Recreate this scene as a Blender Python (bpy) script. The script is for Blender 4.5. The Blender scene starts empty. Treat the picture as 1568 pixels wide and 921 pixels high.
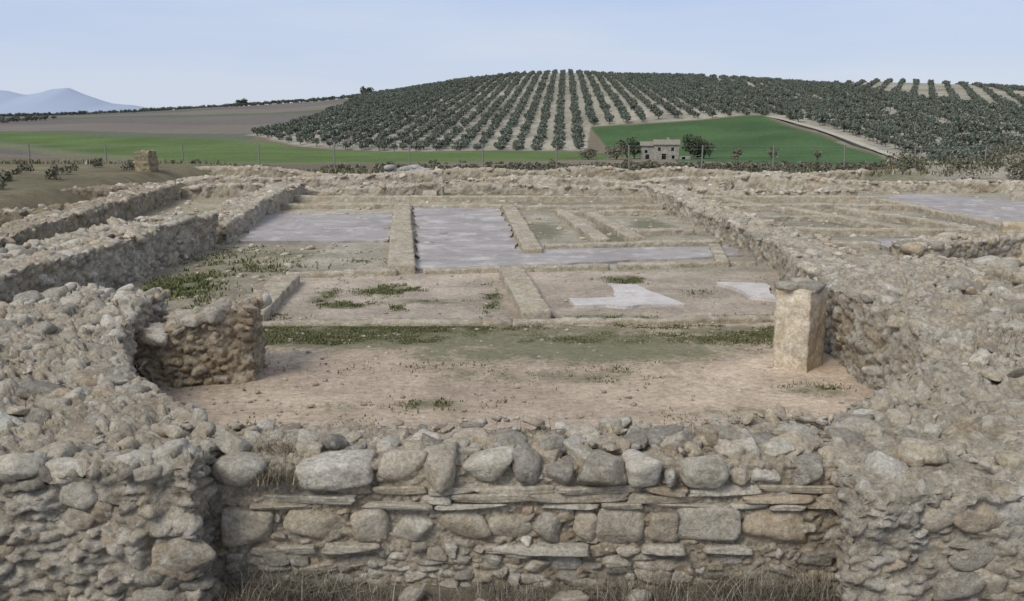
import bpy, bmesh, math, numpy as np
from mathutils import Vector
rng=np.random.default_rng(7)
sc=bpy.context.scene
COL=sc.collection

# ------------------------------------------------------------ noise helpers
def h32(ix,iy,iz,seed=0):
    ix=ix.astype(np.int64);iy=iy.astype(np.int64);iz=iz.astype(np.int64)
    h=(ix*374761393+iy*668265263+iz*2147483647+seed*1274126177)&0xffffffff
    h=((h^(h>>13))*1274126177)&0xffffffff
    h=((h^(h>>15))*2246822519)&0xffffffff
    h=(h^(h>>16))&0xffffffff
    return h/4294967295.0
def vnoise(p,seed=0):
    i=np.floor(p);f=p-i;f=f*f*(3-2*f)
    r=np.zeros(len(p))
    for a in (0,1):
        wx=f[:,0] if a else 1-f[:,0]
        for b in (0,1):
            wy=f[:,1] if b else 1-f[:,1]
            for c in (0,1):
                wz=f[:,2] if c else 1-f[:,2]
                r+=wx*wy*wz*h32(i[:,0]+a,i[:,1]+b,i[:,2]+c,seed)
    return r*2-1
def fbm(p,octv=4,seed=0):
    r=np.zeros(len(p));a=.5
    for o in range(octv):
        r+=a*vnoise(p,seed+o);p=p*2.03+7.1;a*=.5
    return r
def worley(p,seed=0,jit=.9):
    i=np.floor(p);n=len(p)
    f1=np.full(n,9.);f2=np.full(n,9.);cid=np.zeros(n)
    for a in (-1,0,1):
        for b in (-1,0,1):
            for c in (-1,0,1):
                x=i[:,0]+a;y=i[:,1]+b;z=i[:,2]+c
                q0=x+.5+jit*(h32(x,y,z,seed)-.5);q1=y+.5+jit*(h32(x,y,z,seed+1)-.5);q2=z+.5+jit*(h32(x,y,z,seed+2)-.5)
                d=np.sqrt((p[:,0]-q0)**2+(p[:,1]-q1)**2+(p[:,2]-q2)**2)
                k=h32(x,y,z,seed+3)
                m=d<f1
                f2=np.where(m,f1,np.minimum(f2,d))
                cid=np.where(m,k,cid);f1=np.where(m,d,f1)
    return f1,f2,cid
def sstep(a,b,x):
    t=np.clip((x-a)/(b-a),0,1);return t*t*(3-2*t)
def pip(P,X,Y):
    r=np.zeros(X.shape,bool);n=len(P)
    for k in range(n):
        x1,y1=P[k];x2,y2=P[(k+1)%n]
        if y1==y2: continue
        c=((y1>Y)!=(y2>Y))&(X<(x2-x1)*(Y-y1)/(y2-y1)+x1)
        r^=c
    return r

# ------------------------------------------------------------ mesh helpers
def mkmesh(name,V,F,mat,col=None,smooth=True,attrs=None,parent=None):
    me=bpy.data.meshes.new(name)
    V=np.asarray(V,np.float32);F=np.asarray(F,np.int32)
    k=F.shape[1];n=len(F)
    me.vertices.add(len(V));me.vertices.foreach_set('co',V.ravel())
    me.loops.add(n*k);me.loops.foreach_set('vertex_index',F.ravel())
    me.polygons.add(n);me.polygons.foreach_set('loop_start',np.arange(0,n*k,k,dtype=np.int32))
    me.polygons.foreach_set('loop_total',np.full(n,k,np.int32))
    me.update(calc_edges=True)
    if smooth: me.polygons.foreach_set('use_smooth',np.ones(n,bool))
    if col is not None:
        a=me.attributes.new('Col','FLOAT_COLOR','POINT')
        c=np.ones((len(V),4),np.float32);c[:,:3]=col
        a.data.foreach_set('color',c.ravel())
    if attrs:
        for kk,vv in attrs.items():
            a=me.attributes.new(kk,'FLOAT','POINT');a.data.foreach_set('value',np.asarray(vv,np.float32))
    me.materials.append(mat)
    ob=bpy.data.objects.new(name,me);COL.objects.link(ob)
    if parent: ob.parent=parent
    return ob
def ico(sub):
    bm=bmesh.new();bmesh.ops.create_icosphere(bm,subdivisions=sub,radius=1)
    V=np.array([v.co[:] for v in bm.verts]);F=np.array([[v.index for v in f.verts] for f in bm.faces]);bm.free()
    return V,F
def rockshape(D,box,r):
    ax=np.array([[1,0,0],[-1,0,0],[0,1,0],[0,-1,0],[0,0,1],[0,0,-1]],float)
    nr=r.normal(size=(12,3));nr/=np.linalg.norm(nr,axis=1)[:,None]
    if box==1: N=np.vstack([ax+r.normal(size=(6,3))*.1,nr[:6]]);h=np.concatenate([r.uniform(.88,1,6),r.uniform(1.0,1.3,6)]);p=18
    elif box==2: N=np.vstack([ax+r.normal(size=(6,3))*.22,nr]);h=np.concatenate([r.uniform(.85,1.0,6),r.uniform(.8,1.15,12)]);p=r.uniform(6,11)
    else: N=np.vstack([ax+r.normal(size=(6,3))*.3,nr]);h=np.concatenate([r.uniform(.85,1.05,6),r.uniform(.72,1.12,12)]);p=r.uniform(7,16)
    N/=np.linalg.norm(N,axis=1)[:,None]
    s=np.maximum(D@N.T,0)/h
    rad=(s**p).sum(1)**(-1/p)
    o=r.uniform(0,90)
    return D*rad[:,None]*(1+.11*fbm(D*1.8+o,3)+.06*fbm(D*6+o,2))[:,None]
LIB={}
for sub in (1,2,3,4):
    D,F=ico(sub)
    LIB[sub]=([rockshape(D,0,np.random.default_rng(100+i)) for i in range(26)],[rockshape(D,1,np.random.default_rng(300+i)) for i in range(18)],[rockshape(D,2,np.random.default_rng(500+i)) for i in range(18)],F)
def rotm(a,b,c):
    ca,sa,cb,sb,cc,s_=math.cos(a),math.sin(a),math.cos(b),math.sin(b),math.cos(c),math.sin(c)
    return np.array([[cc,-s_,0],[s_,cc,0],[0,0,1]])@np.array([[cb,0,sb],[0,1,0],[-sb,0,cb]])@np.array([[1,0,0],[0,ca,-sa],[0,sa,ca]])
def stones(name,items,mat,sub=2,parent=None):
    Vs,Fs,Cs=[],[],[];o=0
    F=LIB[sub][3]
    for (c,s,rot,box,col) in items:
        lib=LIB[sub][int(box)];S=lib[rng.integers(len(lib))]
        V=(S*np.asarray(s))@rotm(*rot).T+np.asarray(c)
        Vs.append(V);Fs.append(F+o);o+=len(V)
        Cs.append(np.tile(np.asarray(col),(len(V),1)))
    return mkmesh(name,np.vstack(Vs),np.vstack(Fs),mat,np.vstack(Cs),parent=parent)
PAL=np.array([(.54,.485,.385),(.60,.56,.465),(.48,.445,.365),(.50,.42,.31),(.38,.355,.30),(.55,.485,.37),(.64,.605,.52)])
def scol(v=.08,k=None):
    c=PAL[rng.integers(len(PAL)) if k is None else k]*(1+rng.normal()*v);return np.clip(c,.05,.7)

# ------------------------------------------------------------ materials
def newmat(n):
    m=bpy.data.materials.new(n);m.use_nodes=True
    nt=m.node_tree;nt.nodes.clear()
    out=nt.nodes.new('ShaderNodeOutputMaterial');b=nt.nodes.new('ShaderNodeBsdfPrincipled')
    b.inputs['Roughness'].default_value=.95
    b.inputs['Specular IOR Level'].default_value=.08
    nt.links.new(b.outputs[0],out.inputs[0]);return m,nt,b
def N(nt,t,**k):
    n=nt.nodes.new(t)
    for a,b in k.items(): setattr(n,a,b)
    return n
def noise(nt,co,scale,detail=6,rough=.6):
    n=N(nt,'ShaderNodeTexNoise');n.inputs['Scale'].default_value=scale;n.inputs['Detail'].default_value=detail;n.inputs['Roughness'].default_value=rough
    nt.links.new(co,n.inputs['Vector']);return n.outputs['Fac']
def ramp(nt,fac,a,b,ca=(0,0,0,1),cb=(1,1,1,1)):
    r=N(nt,'ShaderNodeValToRGB');e=r.color_ramp.elements
    e[0].position=a;e[0].color=ca;e[1].position=b;e[1].color=cb
    nt.links.new(fac,r.inputs[0]);return r.outputs[0]
def mixc(nt,fac,a,b,mode='MIX'):
    m=N(nt,'ShaderNodeMix',data_type='RGBA',blend_type=mode)
    for s,v in ((m.inputs[0],fac),(m.inputs[6],a),(m.inputs[7],b)):
        if hasattr(v,'is_linked') or hasattr(v,'links'): nt.links.new(v,s)
        elif isinstance(v,(int,float)): s.default_value=v
        else: s.default_value=v if len(v)==4 else (*v,1)
    return m.outputs[2]
def bump(nt,b,h,strength,dist,prev=None):
    n=N(nt,'ShaderNodeBump');n.inputs['Strength'].default_value=strength;n.inputs['Distance'].default_value=dist
    nt.links.new(h,n.inputs['Height'])
    if prev: nt.links.new(prev,n.inputs['Normal'])
    nt.links.new(n.outputs[0],b.inputs['Normal']);return n.outputs[0]
def stonemat(name,lich=.5,bs=1.0):
    m,nt,b=newmat(name);co=N(nt,'ShaderNodeTexCoord').outputs['Object']
    at=N(nt,'ShaderNodeAttribute',attribute_name='Col').outputs['Color']
    n1=noise(nt,co,5,5,.7);n2=noise(nt,co,30,5,.75);n3=noise(nt,co,2.1,4,.7)
    c=mixc(nt,1.0,at,ramp(nt,n1,.3,.7,(.78,.74,.69,1),(1.18,1.19,1.2,1)),'MULTIPLY')
    c=mixc(nt,1.0,c,ramp(nt,n2,.32,.68,(.62,.605,.58,1),(1.25,1.25,1.25,1)),'MULTIPLY')
    l=ramp(nt,n3,.51,.64);l2=ramp(nt,noise(nt,co,20,5,.78),.46,.6)
    ll=mixc(nt,1.0,l,l2,'MULTIPLY');lm=mixc(nt,1.0,ll,(lich,lich,lich,1),'MULTIPLY')
    c=mixc(nt,lm,c,(.18,.175,.15,1))
    w=ramp(nt,noise(nt,co,13,5,.75),.56,.66,(0,0,0,1),(.6,.6,.6,1))
    c=mixc(nt,w,c,(.68,.65,.57,1))
    nt.links.new(c,b.inputs['Base Color'])
    bump(nt,b,noise(nt,co,14,6,.8),1.0*bs,.05)
    return m
M_ST=stonemat('limestone_rubble',.6);M_KB=stonemat('foundation_stone',.25,.6)
def simplemat(name,col,var=.3,scale=6,bs=.3,rough=.95,bd=.02):
    m,nt,b=newmat(name);co=N(nt,'ShaderNodeTexCoord').outputs['Object']
    n1=noise(nt,co,scale,6,.65)
    c=mixc(nt,1.0,(*col,1),ramp(nt,n1,.3,.7,(1-var,)*3+(1,),(1+var,)*3+(1,)),'MULTIPLY')
    nt.links.new(c,b.inputs['Base Color']);b.inputs['Roughness'].default_value=rough
    bump(nt,b,noise(nt,co,scale*5,4,.7),bs,bd);return m
def attrmat(name,rough=.9):
    m,nt,b=newmat(name)
    at=N(nt,'ShaderNodeAttribute',attribute_name='Col').outputs['Color']
    nt.links.new(at,b.inputs['Base Color']);b.inputs['Roughness'].default_value=rough
    return m
M_GR=attrmat('grass_blades');M_LF=attrmat('leaf_mix')

# ------------------------------------------------------------ terrain
RX=[-3000,-900,-451,-394,-336,-278,-221,-163,-129,-94,-48,0,50,96,153,211,268,326,355,412,451,600,900,3000]
RZ=[-9,-4,1,3,5,8,12,16,20,25,33,38.6,41,38,37.5,34,29.5,33,31,26,22,14,5,-9]
def T(X,Y):
    X=np.asarray(X,float);Y=np.asarray(Y,float)
    z=np.interp(Y,[0,6.95,7.35,52,100,180,260,20000],[-.42,-.42,0,0,-2.8,-6.8,-9,-9])
    z=z+.7*sstep(-12.8,-15,X)*sstep(14,22,Y)*sstep(60,46,Y)
    z=z+.9*np.exp(-((X-29)/8)**2-((Y-50)/5)**2)*(1+.5*np.sin(X*1.3)*np.sin(Y*.9))
    Yb=np.interp(X,[0,90],[350,240])
    t=np.clip((Y-Yb)/(900-Yb),0,1)
    s=t-.04*sstep(.85,1,t)
    z=z+np.where(Y>Yb,(np.interp(X,RX,RZ)+9)*s*np.clip(1-(Y-900)/900,0,1),0)
    return z
def grow(a,step,cap,end,g=1.05):
    o=[a]
    while o[-1]<end:
        step=min(step*g,cap);o.append(o[-1]+step)
    return o[1:]
rx=grow(14,.13,2.6,480)+[];rx+=grow(rx[-1],4,900,14000,1.2)
cx=np.array(sorted([-v for v in rx])+list(np.arange(-14,14.01,.125))+rx)
ry=list(np.arange(3,16,.1))+list(np.arange(16,46,.2));ry+=grow(ry[-1],.22,3.6,960,1.04);ry+=grow(ry[-1],5,900,14000,1.2)
cy=np.array(ry)
GX,GY=np.meshgrid(cx,cy);X=GX.ravel();Y=GY.ravel();Z=T(X,Y)
P2=np.stack([X,Y,X*0],1)
near=sstep(60,40,Y)
Z=Z+near*(.03*fbm(P2*.7,3)+.02*fbm(P2*4,3,9))+sstep(60,300,Y)*1.2*fbm(P2*.02,3,5)
GL=[(-420,470),(-232,457),(-207,442),(-173,423),(-131,401),(-87,367),(-48,332),(29,310),(45,290),(21,266),(-13,240),(-49,225),(-80,250),(-114,300),(-202,398),(-420,420)]
GRt=[(31,397),(55,394),(98,392),(98,340),(96,288),(92,235),(70,205),(40,236),(31,322)]
def groveC(X,Y):
    P=[(-107,410),(-80,367),(-40,332),(24,324),(31,400),(100,396),(101,362),(98,288),(92,200),(600,200),(600,940),(-128,940),(-112,700),(-100,526),(-103,437)]
    return pip(P,X,Y)
wx=X+4*fbm(P2*.03,3,3);wy=Y+8*fbm(P2*.03,3,4)
C=np.zeros((len(X),3));n_=fbm(P2*.25,4,21)[:,None];nb=fbm(P2*.012,4,31)[:,None];nc=fbm(P2*.06,4,41)[:,None]
C[:]=np.array([.19,.16,.115])*(1+.5*nb)
def setc(m,c,k=.2,nn=None):
    C[m]=np.array(c)*(1+k*(n_ if nn is None else nn)[m])
setc(Y<52,(.34,.305,.22),.35)
setc((Y<60)&(X<-12.6),(.19,.165,.105),.5)
setc((Y<58)&(Y>38)&(X>19),(.37,.34,.275),.6)
pl=(Y>300)&(X<-100);setc(pl,(.17,.15,.135),.25,nb)
setc(pl&((Y*0.9+X*.35)%170<60),(.205,.18,.15),.2,nb)
setc(pl&((Y*0.9+X*.35)%170>140),(.13,.15,.1),.2,nb)
setc((Y>60)&(Y<235)&(X<-20),(.165,.14,.105),.4,nb)
setc(pip(GL,wx,wy),(.115,.17,.055),.35,nc)
setc(pip([(-420,392),(-202,380),(-114,285),(-80,240),(-49,215),(0,232),(40,262),(21,269),(-13,243),(-49,228),(-80,253),(-114,300),(-202,392),(-420,405)],wx,wy),(.17,.19,.09),.2,nc)
g=groveC(X,Y);setc(g,(.35,.33,.26),.5,nc)
setc(pip(GRt,X,Y),(.07,.125,.048),.4,nc)
setc(Y>960,(.16,.19,.17),.3,nb)
inn=(X>-4.3)&(X<5.3)&(Y<14.1);setc(inn,(.50,.41,.31),.3)
setc((X>-4.2)&(X<5.2)&(Y>14.1)&(Y<19),(.46,.395,.315),.3)
setc((X>-7)&(X<5.2)&(Y>19)&(Y<37),(.38,.35,.275),.35)
setc((X>6)&(Y>14)&(Y<38),(.36,.335,.265),.35)
setc((X<-4.3)&(X>-9.7)&(Y<24),(.31,.28,.205),.35)
setc((Y<7.1),(.17,.15,.115),.4)
C=np.clip(C,.02,.7)
G=np.zeros(len(X))
def gblob(x,y,sx,sy,a,ang=0):
    dx=X-x;dy=Y-y;c,s=math.cos(ang),math.sin(ang)
    G[:]=np.maximum(G,a*np.exp(-((dx*c+dy*s)/sx)**2-((-dx*s+dy*c)/sy)**2))
for b in [(-1.5,13.2,3.6,.8,.95),(-.5,12.3,1.4,.6,.75),(1.2,12.7,2.2,1.1,1.0),(-1,13.7,3.3,.4,1.1),(3,13.7,1.4,.5,.8),(.4,11.2,2.4,.5,.55),(-1.5,10,1.5,.4,.45),(2.5,9.8,1.2,.4,.5),(-2.2,17,.7,.6,.85),(-2.6,15.6,.6,.4,.75),(-1.4,15.9,.8,.35,.75),(-3.2,16.4,.3,1.2,.7),(2.1,18.2,.6,.5,.9),(1.6,14.7,1.2,.3,.65),(3.2,16.6,.5,.7,.6),(-.3,16,.25,1.2,.7),(-5.9,17.5,.6,1.5,1),(-4.6,15,.5,2,.6),(-5.4,19,1.2,3,.5),
          (-.8,10.1,.6,.35,.55),(3.3,10.6,.5,.3,.7),(-3.9,19,1.2,.8,.6),(2.6,25,.9,3,.85),(.9,26,.6,3,.8),(3.8,27,.8,3,.85),(-5,33,3,1.0,.7),(1,34,5,1.0,.6),(9.2,28,.7,3,.65),(9,33,4,1.2,.6),(-8.8,18,1,8,.9),(-9,28,1,8,.9),(-2,38,12,1.2,.7),(4.9,16,.4,2,.7),(-5,21.5,1.6,.8,.7),(-18,32,5,10,.6),(29,50,9,6,.5)]: gblob(*b)
G=np.maximum(G,.65*sstep(42,46,Y)*sstep(70,60,Y)*sstep(22,18,X))
ny,nx=len(cy),len(cx);idx=np.arange(nx*ny).reshape(ny,nx)
F=np.stack([idx[:-1,:-1],idx[:-1,1:],idx[1:,1:],idx[1:,:-1]],-1).reshape(-1,4)
m,nt,b=newmat('earth');co=N(nt,'ShaderNodeTexCoord').outputs['Object']
at=N(nt,'ShaderNodeAttribute',attribute_name='Col').outputs['Color'];gs=N(nt,'ShaderNodeAttribute',attribute_name='Grs').outputs['Fac']
n1=noise(nt,co,1.1,6,.7);n2=noise(nt,co,12,6,.8);n3=noise(nt,co,60,4,.75)
c=mixc(nt,1.0,at,ramp(nt,n1,.32,.68,(.70,.69,.69,1),(1.22,1.22,1.22,1)),'MULTIPLY')
c=mixc(nt,1.0,c,ramp(nt,n2,.32,.68,(.64,.62,.6,1),(1.28,1.28,1.28,1)),'MULTIPLY')
c=mixc(nt,1.0,c,ramp(nt,n3,.3,.7,(.78,.78,.78,1),(1.2,1.2,1.2,1)),'MULTIPLY')
ad=N(nt,'ShaderNodeMath',operation='ADD');nt.links.new(gs,ad.inputs[0])
nm=noise(nt,co,2.4,10,.85);ml=N(nt,'ShaderNodeMath',operation='MULTIPLY');ml.inputs[1].default_value=1.9;nt.links.new(nm,ml.inputs[0]);nt.links.new(ml.outputs[0],ad.inputs[1])
mp=N(nt,'ShaderNodeMapRange');mp.inputs['From Min'].default_value=1.32;mp.inputs['From Max'].default_value=1.62;mp.inputs['To Max'].default_value=.85;nt.links.new(ad.outputs[0],mp.inputs['Value'])
gcol=mixc(nt,ramp(nt,noise(nt,co,9,6,.75),.35,.65),(.11,.12,.065,1),(.22,.205,.13,1))
c=mixc(nt,mp.outputs[0],c,gcol)
nt.links.new(c,b.inputs['Base Color']);bump(nt,b,n2,.6,.05)
mkmesh('ground',np.stack([X,Y,Z],1),F,m,C,attrs={'Grs':G})

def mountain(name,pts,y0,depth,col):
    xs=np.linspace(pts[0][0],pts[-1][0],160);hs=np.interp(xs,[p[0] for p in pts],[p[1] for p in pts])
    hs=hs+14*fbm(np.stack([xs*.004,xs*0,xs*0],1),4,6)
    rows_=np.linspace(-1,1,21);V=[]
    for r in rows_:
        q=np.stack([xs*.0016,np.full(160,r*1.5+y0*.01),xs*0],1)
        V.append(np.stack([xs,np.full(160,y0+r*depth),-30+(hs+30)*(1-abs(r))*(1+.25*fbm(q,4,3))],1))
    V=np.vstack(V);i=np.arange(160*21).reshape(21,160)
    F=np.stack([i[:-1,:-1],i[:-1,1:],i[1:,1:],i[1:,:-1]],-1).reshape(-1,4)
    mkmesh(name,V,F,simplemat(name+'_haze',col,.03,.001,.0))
mountain('mountains',[(-7000,120),(-5600,170),(-4900,205),(-4650,185),(-4450,170),(-4200,215),(-4050,222),(-3850,170),(-3650,110),(-3300,80),(-2900,40),(-2300,-20)],9300,1200,(.345,.40,.50))  # pale blue aerial haze is mixed into the mountain's base colour

tp=np.array([(99,393),(101,370),(102,340),(100,300),(97,260),(93,225),(88,200)],float)
s=np.linspace(0,1,len(tp));tt=np.linspace(0,1,90);px=np.interp(tt,s,tp[:,0]);py=np.interp(tt,s,tp[:,1])
V=[]
for k in range(90):
    for w in (-1.2,-.4,.4,1.2): V.append((px[k]+w,py[k],float(T(px[k]+w,py[k]))+.55))
i=np.arange(360).reshape(90,4);F=np.stack([i[:-1,:-1],i[:-1,1:],i[1:,1:],i[1:,:-1]],-1).reshape(-1,4)
mkmesh('dirt_track',V,F,simplemat('track_dirt',(.42,.39,.32),.2,.5))

# ------------------------------------------------------------ walls
def wall(name,L,R,Zt,base,step,cell=.2,amp=.05,mat=None,tint=(1,1,1),rough=1.0,parent=None,seed=0,mort=.5,az=.6):
    L=np.array(L,float);R=np.array(R,float);Zt=np.array(Zt,float)
    Mid=(L+R)/2;d=np.r_[0,np.cumsum(np.linalg.norm(np.diff(Mid,axis=0),axis=1))]
    nL=max(3,int(d[-1]/step)+1);t=np.linspace(0,d[-1],nL)
    l=np.stack([np.interp(t,d,L[:,0]),np.interp(t,d,L[:,1])],1);r=np.stack([np.interp(t,d,R[:,0]),np.interp(t,d,R[:,1])],1);z=np.interp(t,d,Zt)
    W=np.linalg.norm(L-R,axis=1).mean();nW=max(3,int(W/step)+1);H=Zt.mean()-base;nH=max(3,int(H/step)+1)
    hv=np.linspace(0,1,nH);wv=np.linspace(0,1,nW)
    def P(xy,zz): return np.concatenate([xy,zz[...,None]],-1)
    zz=base+(z[:,None]-base)*hv[None,:]
    gl=P(np.repeat(l[:,None],nH,1),zz);gr=P(np.repeat(r[:,None],nH,1),zz)
    gt=P(l[:,None]*(1-wv)[None,:,None]+r[:,None]*wv[None,:,None],np.repeat(z[:,None],nW,1))
    def cap(k):
        xy=l[k]*(1-wv)[:,None]+r[k]*wv[:,None]
        return P(np.repeat(xy[:,None],nH,1),np.repeat(zz[k][None,:],nW,0))
    dirL=np.r_[(l-r).mean(0),0];al=np.r_[Mid[1]-Mid[0],0];al2=np.r_[Mid[-1]-Mid[-2],0]
    Vs,Fs=[],[];o=0
    for g,dr in ((gl,dirL),(gr,-dirL),(gt,np.array([0,0,1.])),(cap(0),-al),(cap(-1),al2)):
        a,b_=g.shape[:2];i=np.arange(a*b_).reshape(a,b_)+o
        F=np.stack([i[:-1,:-1],i[1:,:-1],i[1:,1:],i[:-1,1:]],-1).reshape(-1,4)
        v=g.reshape(-1,3);e1=g[1:,:-1]-g[:-1,:-1];e2=g[:-1,1:]-g[:-1,:-1];nn=np.cross(e1,e2).reshape(-1,3).sum(0)
        if nn@dr<0: F=F[:,::-1]
        Vs.append(v);Fs.append(F);o+=len(v)
    V=np.vstack(Vs);F=np.vstack(Fs)
    _,first,inv=np.unique(np.round(V*5000).astype(np.int64),axis=0,return_index=True,return_inverse=True)
    inv=inv.ravel();V=V[first];F=inv[F]
    nf=np.cross(V[F[:,2]]-V[F[:,0]],V[F[:,3]]-V[F[:,1]]);Nn=np.zeros_like(V)
    for k in range(4): np.add.at(Nn,F[:,k],nf)
    Nn/=np.maximum(np.linalg.norm(Nn,axis=1),1e-9)[:,None]
    top=np.clip(Nn[:,2],0,1)
    warp=np.stack([fbm(V*4,3,seed+11),fbm(V*4,3,seed+12),fbm(V*4,3,seed+13)],1)*.1
    Q=(V+warp)/np.array([cell*1.3,cell*1.3,cell*az])
    f1,f2,cid=worley(Q,seed)
    e=sstep(.0,.22,f2-f1)
    Q2=(V+warp*.5)/(cell*.42*np.array([1.2,1.2,.75]));g1,g2,cid2=worley(Q2,seed+50);e2=sstep(.0,.28,g2-g1)
    mm=sstep(-.12,.12,fbm(V*1.7+5,3,seed+60)+(mort-.5)*.6+top*.22)
    a1=amp*(1-.75*mm)
    disp=a1*(e-.7)+a1*.9*(cid-.5)*e+amp*(.3+.35*mm)*(e2-.6)+amp*(.35+.7*mm)*(cid2-.5)*e2+rough*(.05*fbm(V*2.2,4,seed+20)+.04*fbm(V*9,3,seed+21))
    disp+=rough*amp*.5*fbm(V*28,2,seed+22)
    V2=V+Nn*disp[:,None]
    hfr=np.clip((V[:,2]-base)/max(H,.01),0,1.2)
    V2[:,2]+=hfr*rough*(.13*fbm(V*.9,3,seed+30)+.09*fbm(V*3.5,3,seed+31))
    if rough>.5:
        lat=.14*rough
        V2[:,0]+=lat*fbm(V*1.3,4,seed+33);V2[:,1]+=lat*fbm(V*1.3,4,seed+34)
    pal=PAL[(cid*len(PAL)*.999).astype(int)]
    pal2=PAL[(cid2*len(PAL)*.999).astype(int)]
    mo=np.array([.56,.515,.42])*(1+.35*fbm(V*4,4,seed+40))[:,None]
    tm=mm[:,None]*.85
    c=pal*(1-tm)+(pal2*.6+mo*.4)*tm
    crev=((1-e)*(1-mm*.9))[:,None]*.6;c=c*(1-crev)+np.array([.27,.23,.17])*crev
    cr2=((1-e2)*.4)[:,None];c=c*(1-cr2)+np.array([.34,.30,.23])*cr2
    dirt=sstep(.05,.4,fbm(V*.9+3,4,seed+44))[:,None]*.3*top[:,None];c=c*(1-dirt)+np.array([.34,.295,.21])*dirt
    c=np.clip(c*np.array(tint),.02,.72)
    return mkmesh(name,V2,F,mat or M_ST,c,parent=parent)

def scatter(L,R,Zt,n,smin,smax,edge=.0,tint=1.0):
    L=np.array(L,float);R=np.array(R,float);M=(L+R)/2;d=np.r_[0,np.cumsum(np.linalg.norm(np.diff(M,axis=0),axis=1))]
    it=[]
    for _ in range(n):
        t=rng.uniform(0,d[-1]);w=rng.uniform(0.02,.98)
        if rng.random()<edge: w=rng.choice([rng.uniform(0.02,.1),rng.uniform(.9,.98)])
        l=[np.interp(t,d,L[:,k]) for k in (0,1)];r=[np.interp(t,d,R[:,k]) for k in (0,1)];z=np.interp(t,d,Zt)
        x=l[0]*(1-w)+r[0]*w;y=l[1]*(1-w)+r[1]*w
        s=smin+(smax-smin)*rng.random()**2.2
        zz=z+.13*fbm(np.array([[x,y,z]])*.9,3,30)[0]
        it.append(((x,y,zz-s*.05-.01),(s*rng.uniform(.8,1.5),s*rng.uniform(.6,1.1),s*rng.uniform(.35,.65)),(rng.normal()*.3,rng.normal()*.3,rng.uniform(0,6.3)),rng.integers(2),scol()*tint))
    return it

# left wall mass (near)
WA_R=[(-2.15,6.4),(-2.25,7.1),(-2.75,7.95),(-3.4,8.65),(-3.95,9.7),(-4.3,11),(-4.35,12.4)]
WA_L=[(-5.6,6.2),(-5.7,7.2),(-5.9,8.4),(-6.1,9.4),(-6.1,10.3),(-6.0,11.4),(-5.7,12.9)]
WA_Z=[.62,.62,.62,.68,.75,.8,.78]
wa=wall('left_rubble_wall',WA_L,WA_R,WA_Z,-.45,.022,.24,.075,mort=.55,az=.75)
stones('capping_stones',scatter(WA_L,WA_R,WA_Z,420,.03,.15,.3),M_ST,3,wa)
it=[]
for _ in range(62):
    x=rng.uniform(-4.2,-2.2);z=rng.uniform(-.42,.5);s=rng.uniform(.06,.18)
    it.append(((x,6.47+rng.uniform(-.03,.05),z),(s*rng.uniform(.9,1.4),s*.8,s*rng.uniform(.65,.95)),(rng.normal()*.2,rng.normal()*.35,rng.normal()*.3),rng.choice([0,0,2]),scol()*.88))
for x in np.arange(-4.3,-2.1,.29):
    s=rng.uniform(.09,.17);it.append(((x+rng.normal()*.05,6.42+rng.uniform(-.05,.3),.60+rng.uniform(-.05,.04)),(s*1.25,s,s*.7),(rng.normal()*.25,rng.normal()*.25,rng.normal()*.5),rng.choice([0,0,2]),scol()))
stones('facing_stones',it,M_ST,4,wa)
S_L=[(-4.25,11.8),(-3.75,11.82),(-3.45,11.85),(-3.0,11.85)];S_R=[(-4.2,10.8),(-3.75,10.82),(-3.4,10.88),(-2.9,11.0)]
st=wall('doorway_stub_wall',S_L,S_R,[.52,.6,.78,.80],-.1,.022,.17,.05,rough=1.0,tint=(.86,.80,.72),seed=3,mort=.35)
stones('cap_stones',scatter(S_L,S_R,[.52,.6,.78,.80],70,.04,.17,.5,.95),M_ST,3,st)

# front wall
fw=wall('front_wall',[(-2.3,7.75),(0,7.65),(2.6,7.9)],[(-2.3,6.845),(0,6.845),(2.45,6.845)],[.53,.53,.53],-.45,.018,.12,.03,rough=.5,seed=5,mort=.9,tint=(.97,.94,.9))
it=[]
def face(x,z,w,h,box,col,dep=.085,y=6.89,tilt=.06):
    it.append(((x,y+rng.uniform(-.02,.02),z),(w/2,dep,h/2),(rng.normal()*.05,rng.normal()*tilt,rng.normal()*.08),box,col))
face(-1.98,.47,.40,.27,2,scol(.03,4)*1.35,.2,6.86)
x=-1.52
for w,h in [(.52,.2),(.36,.22),(.25,.25),(.37,.26),(.21,.28),(.26,.18),(.33,.24),(.27,.22),(.09,.12),(.36,.2),(.17,.14),(.24,.13),(.27,.18),(.12,.1)]:
    face(x+w/2,.36+h/2,w*1.06,h*1.1,1 if w>.45 else rng.choice([2,0,0]),scol(.07,rng.choice([0,1,6,2,4])),.15,6.87+rng.uniform(-.03,.05),.14);x+=w+rng.uniform(-.01,.02)
for _ in range(70):
    x=rng.uniform(-2.1,2.3);s_=rng.uniform(.05,.14);it.append(((x,rng.uniform(7.0,7.35),.53+rng.uniform(-.03,.04)),(s_*1.3,s_,s_*.6),(rng.normal()*.25,rng.normal()*.25,rng.uniform(0,6)),rng.integers(2),scol()))
for z0,h in ((.325,.072),(.262,.078),(.208,.045)):
    x=-2.0+rng.uniform(0,.3) if z0<.3 else -1.3
    while x<2.22:
        w=rng.uniform(.22,.7)
        if rng.random()<.9: face(x+w/2,z0+rng.normal()*.004,w*1.04,h*rng.uniform(.85,1.1),1,PAL[rng.choice([0,3,5,1])]*rng.uniform(.95,1.12),.085,6.872,.008)
        x+=w+.004
x=-2.12
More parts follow.
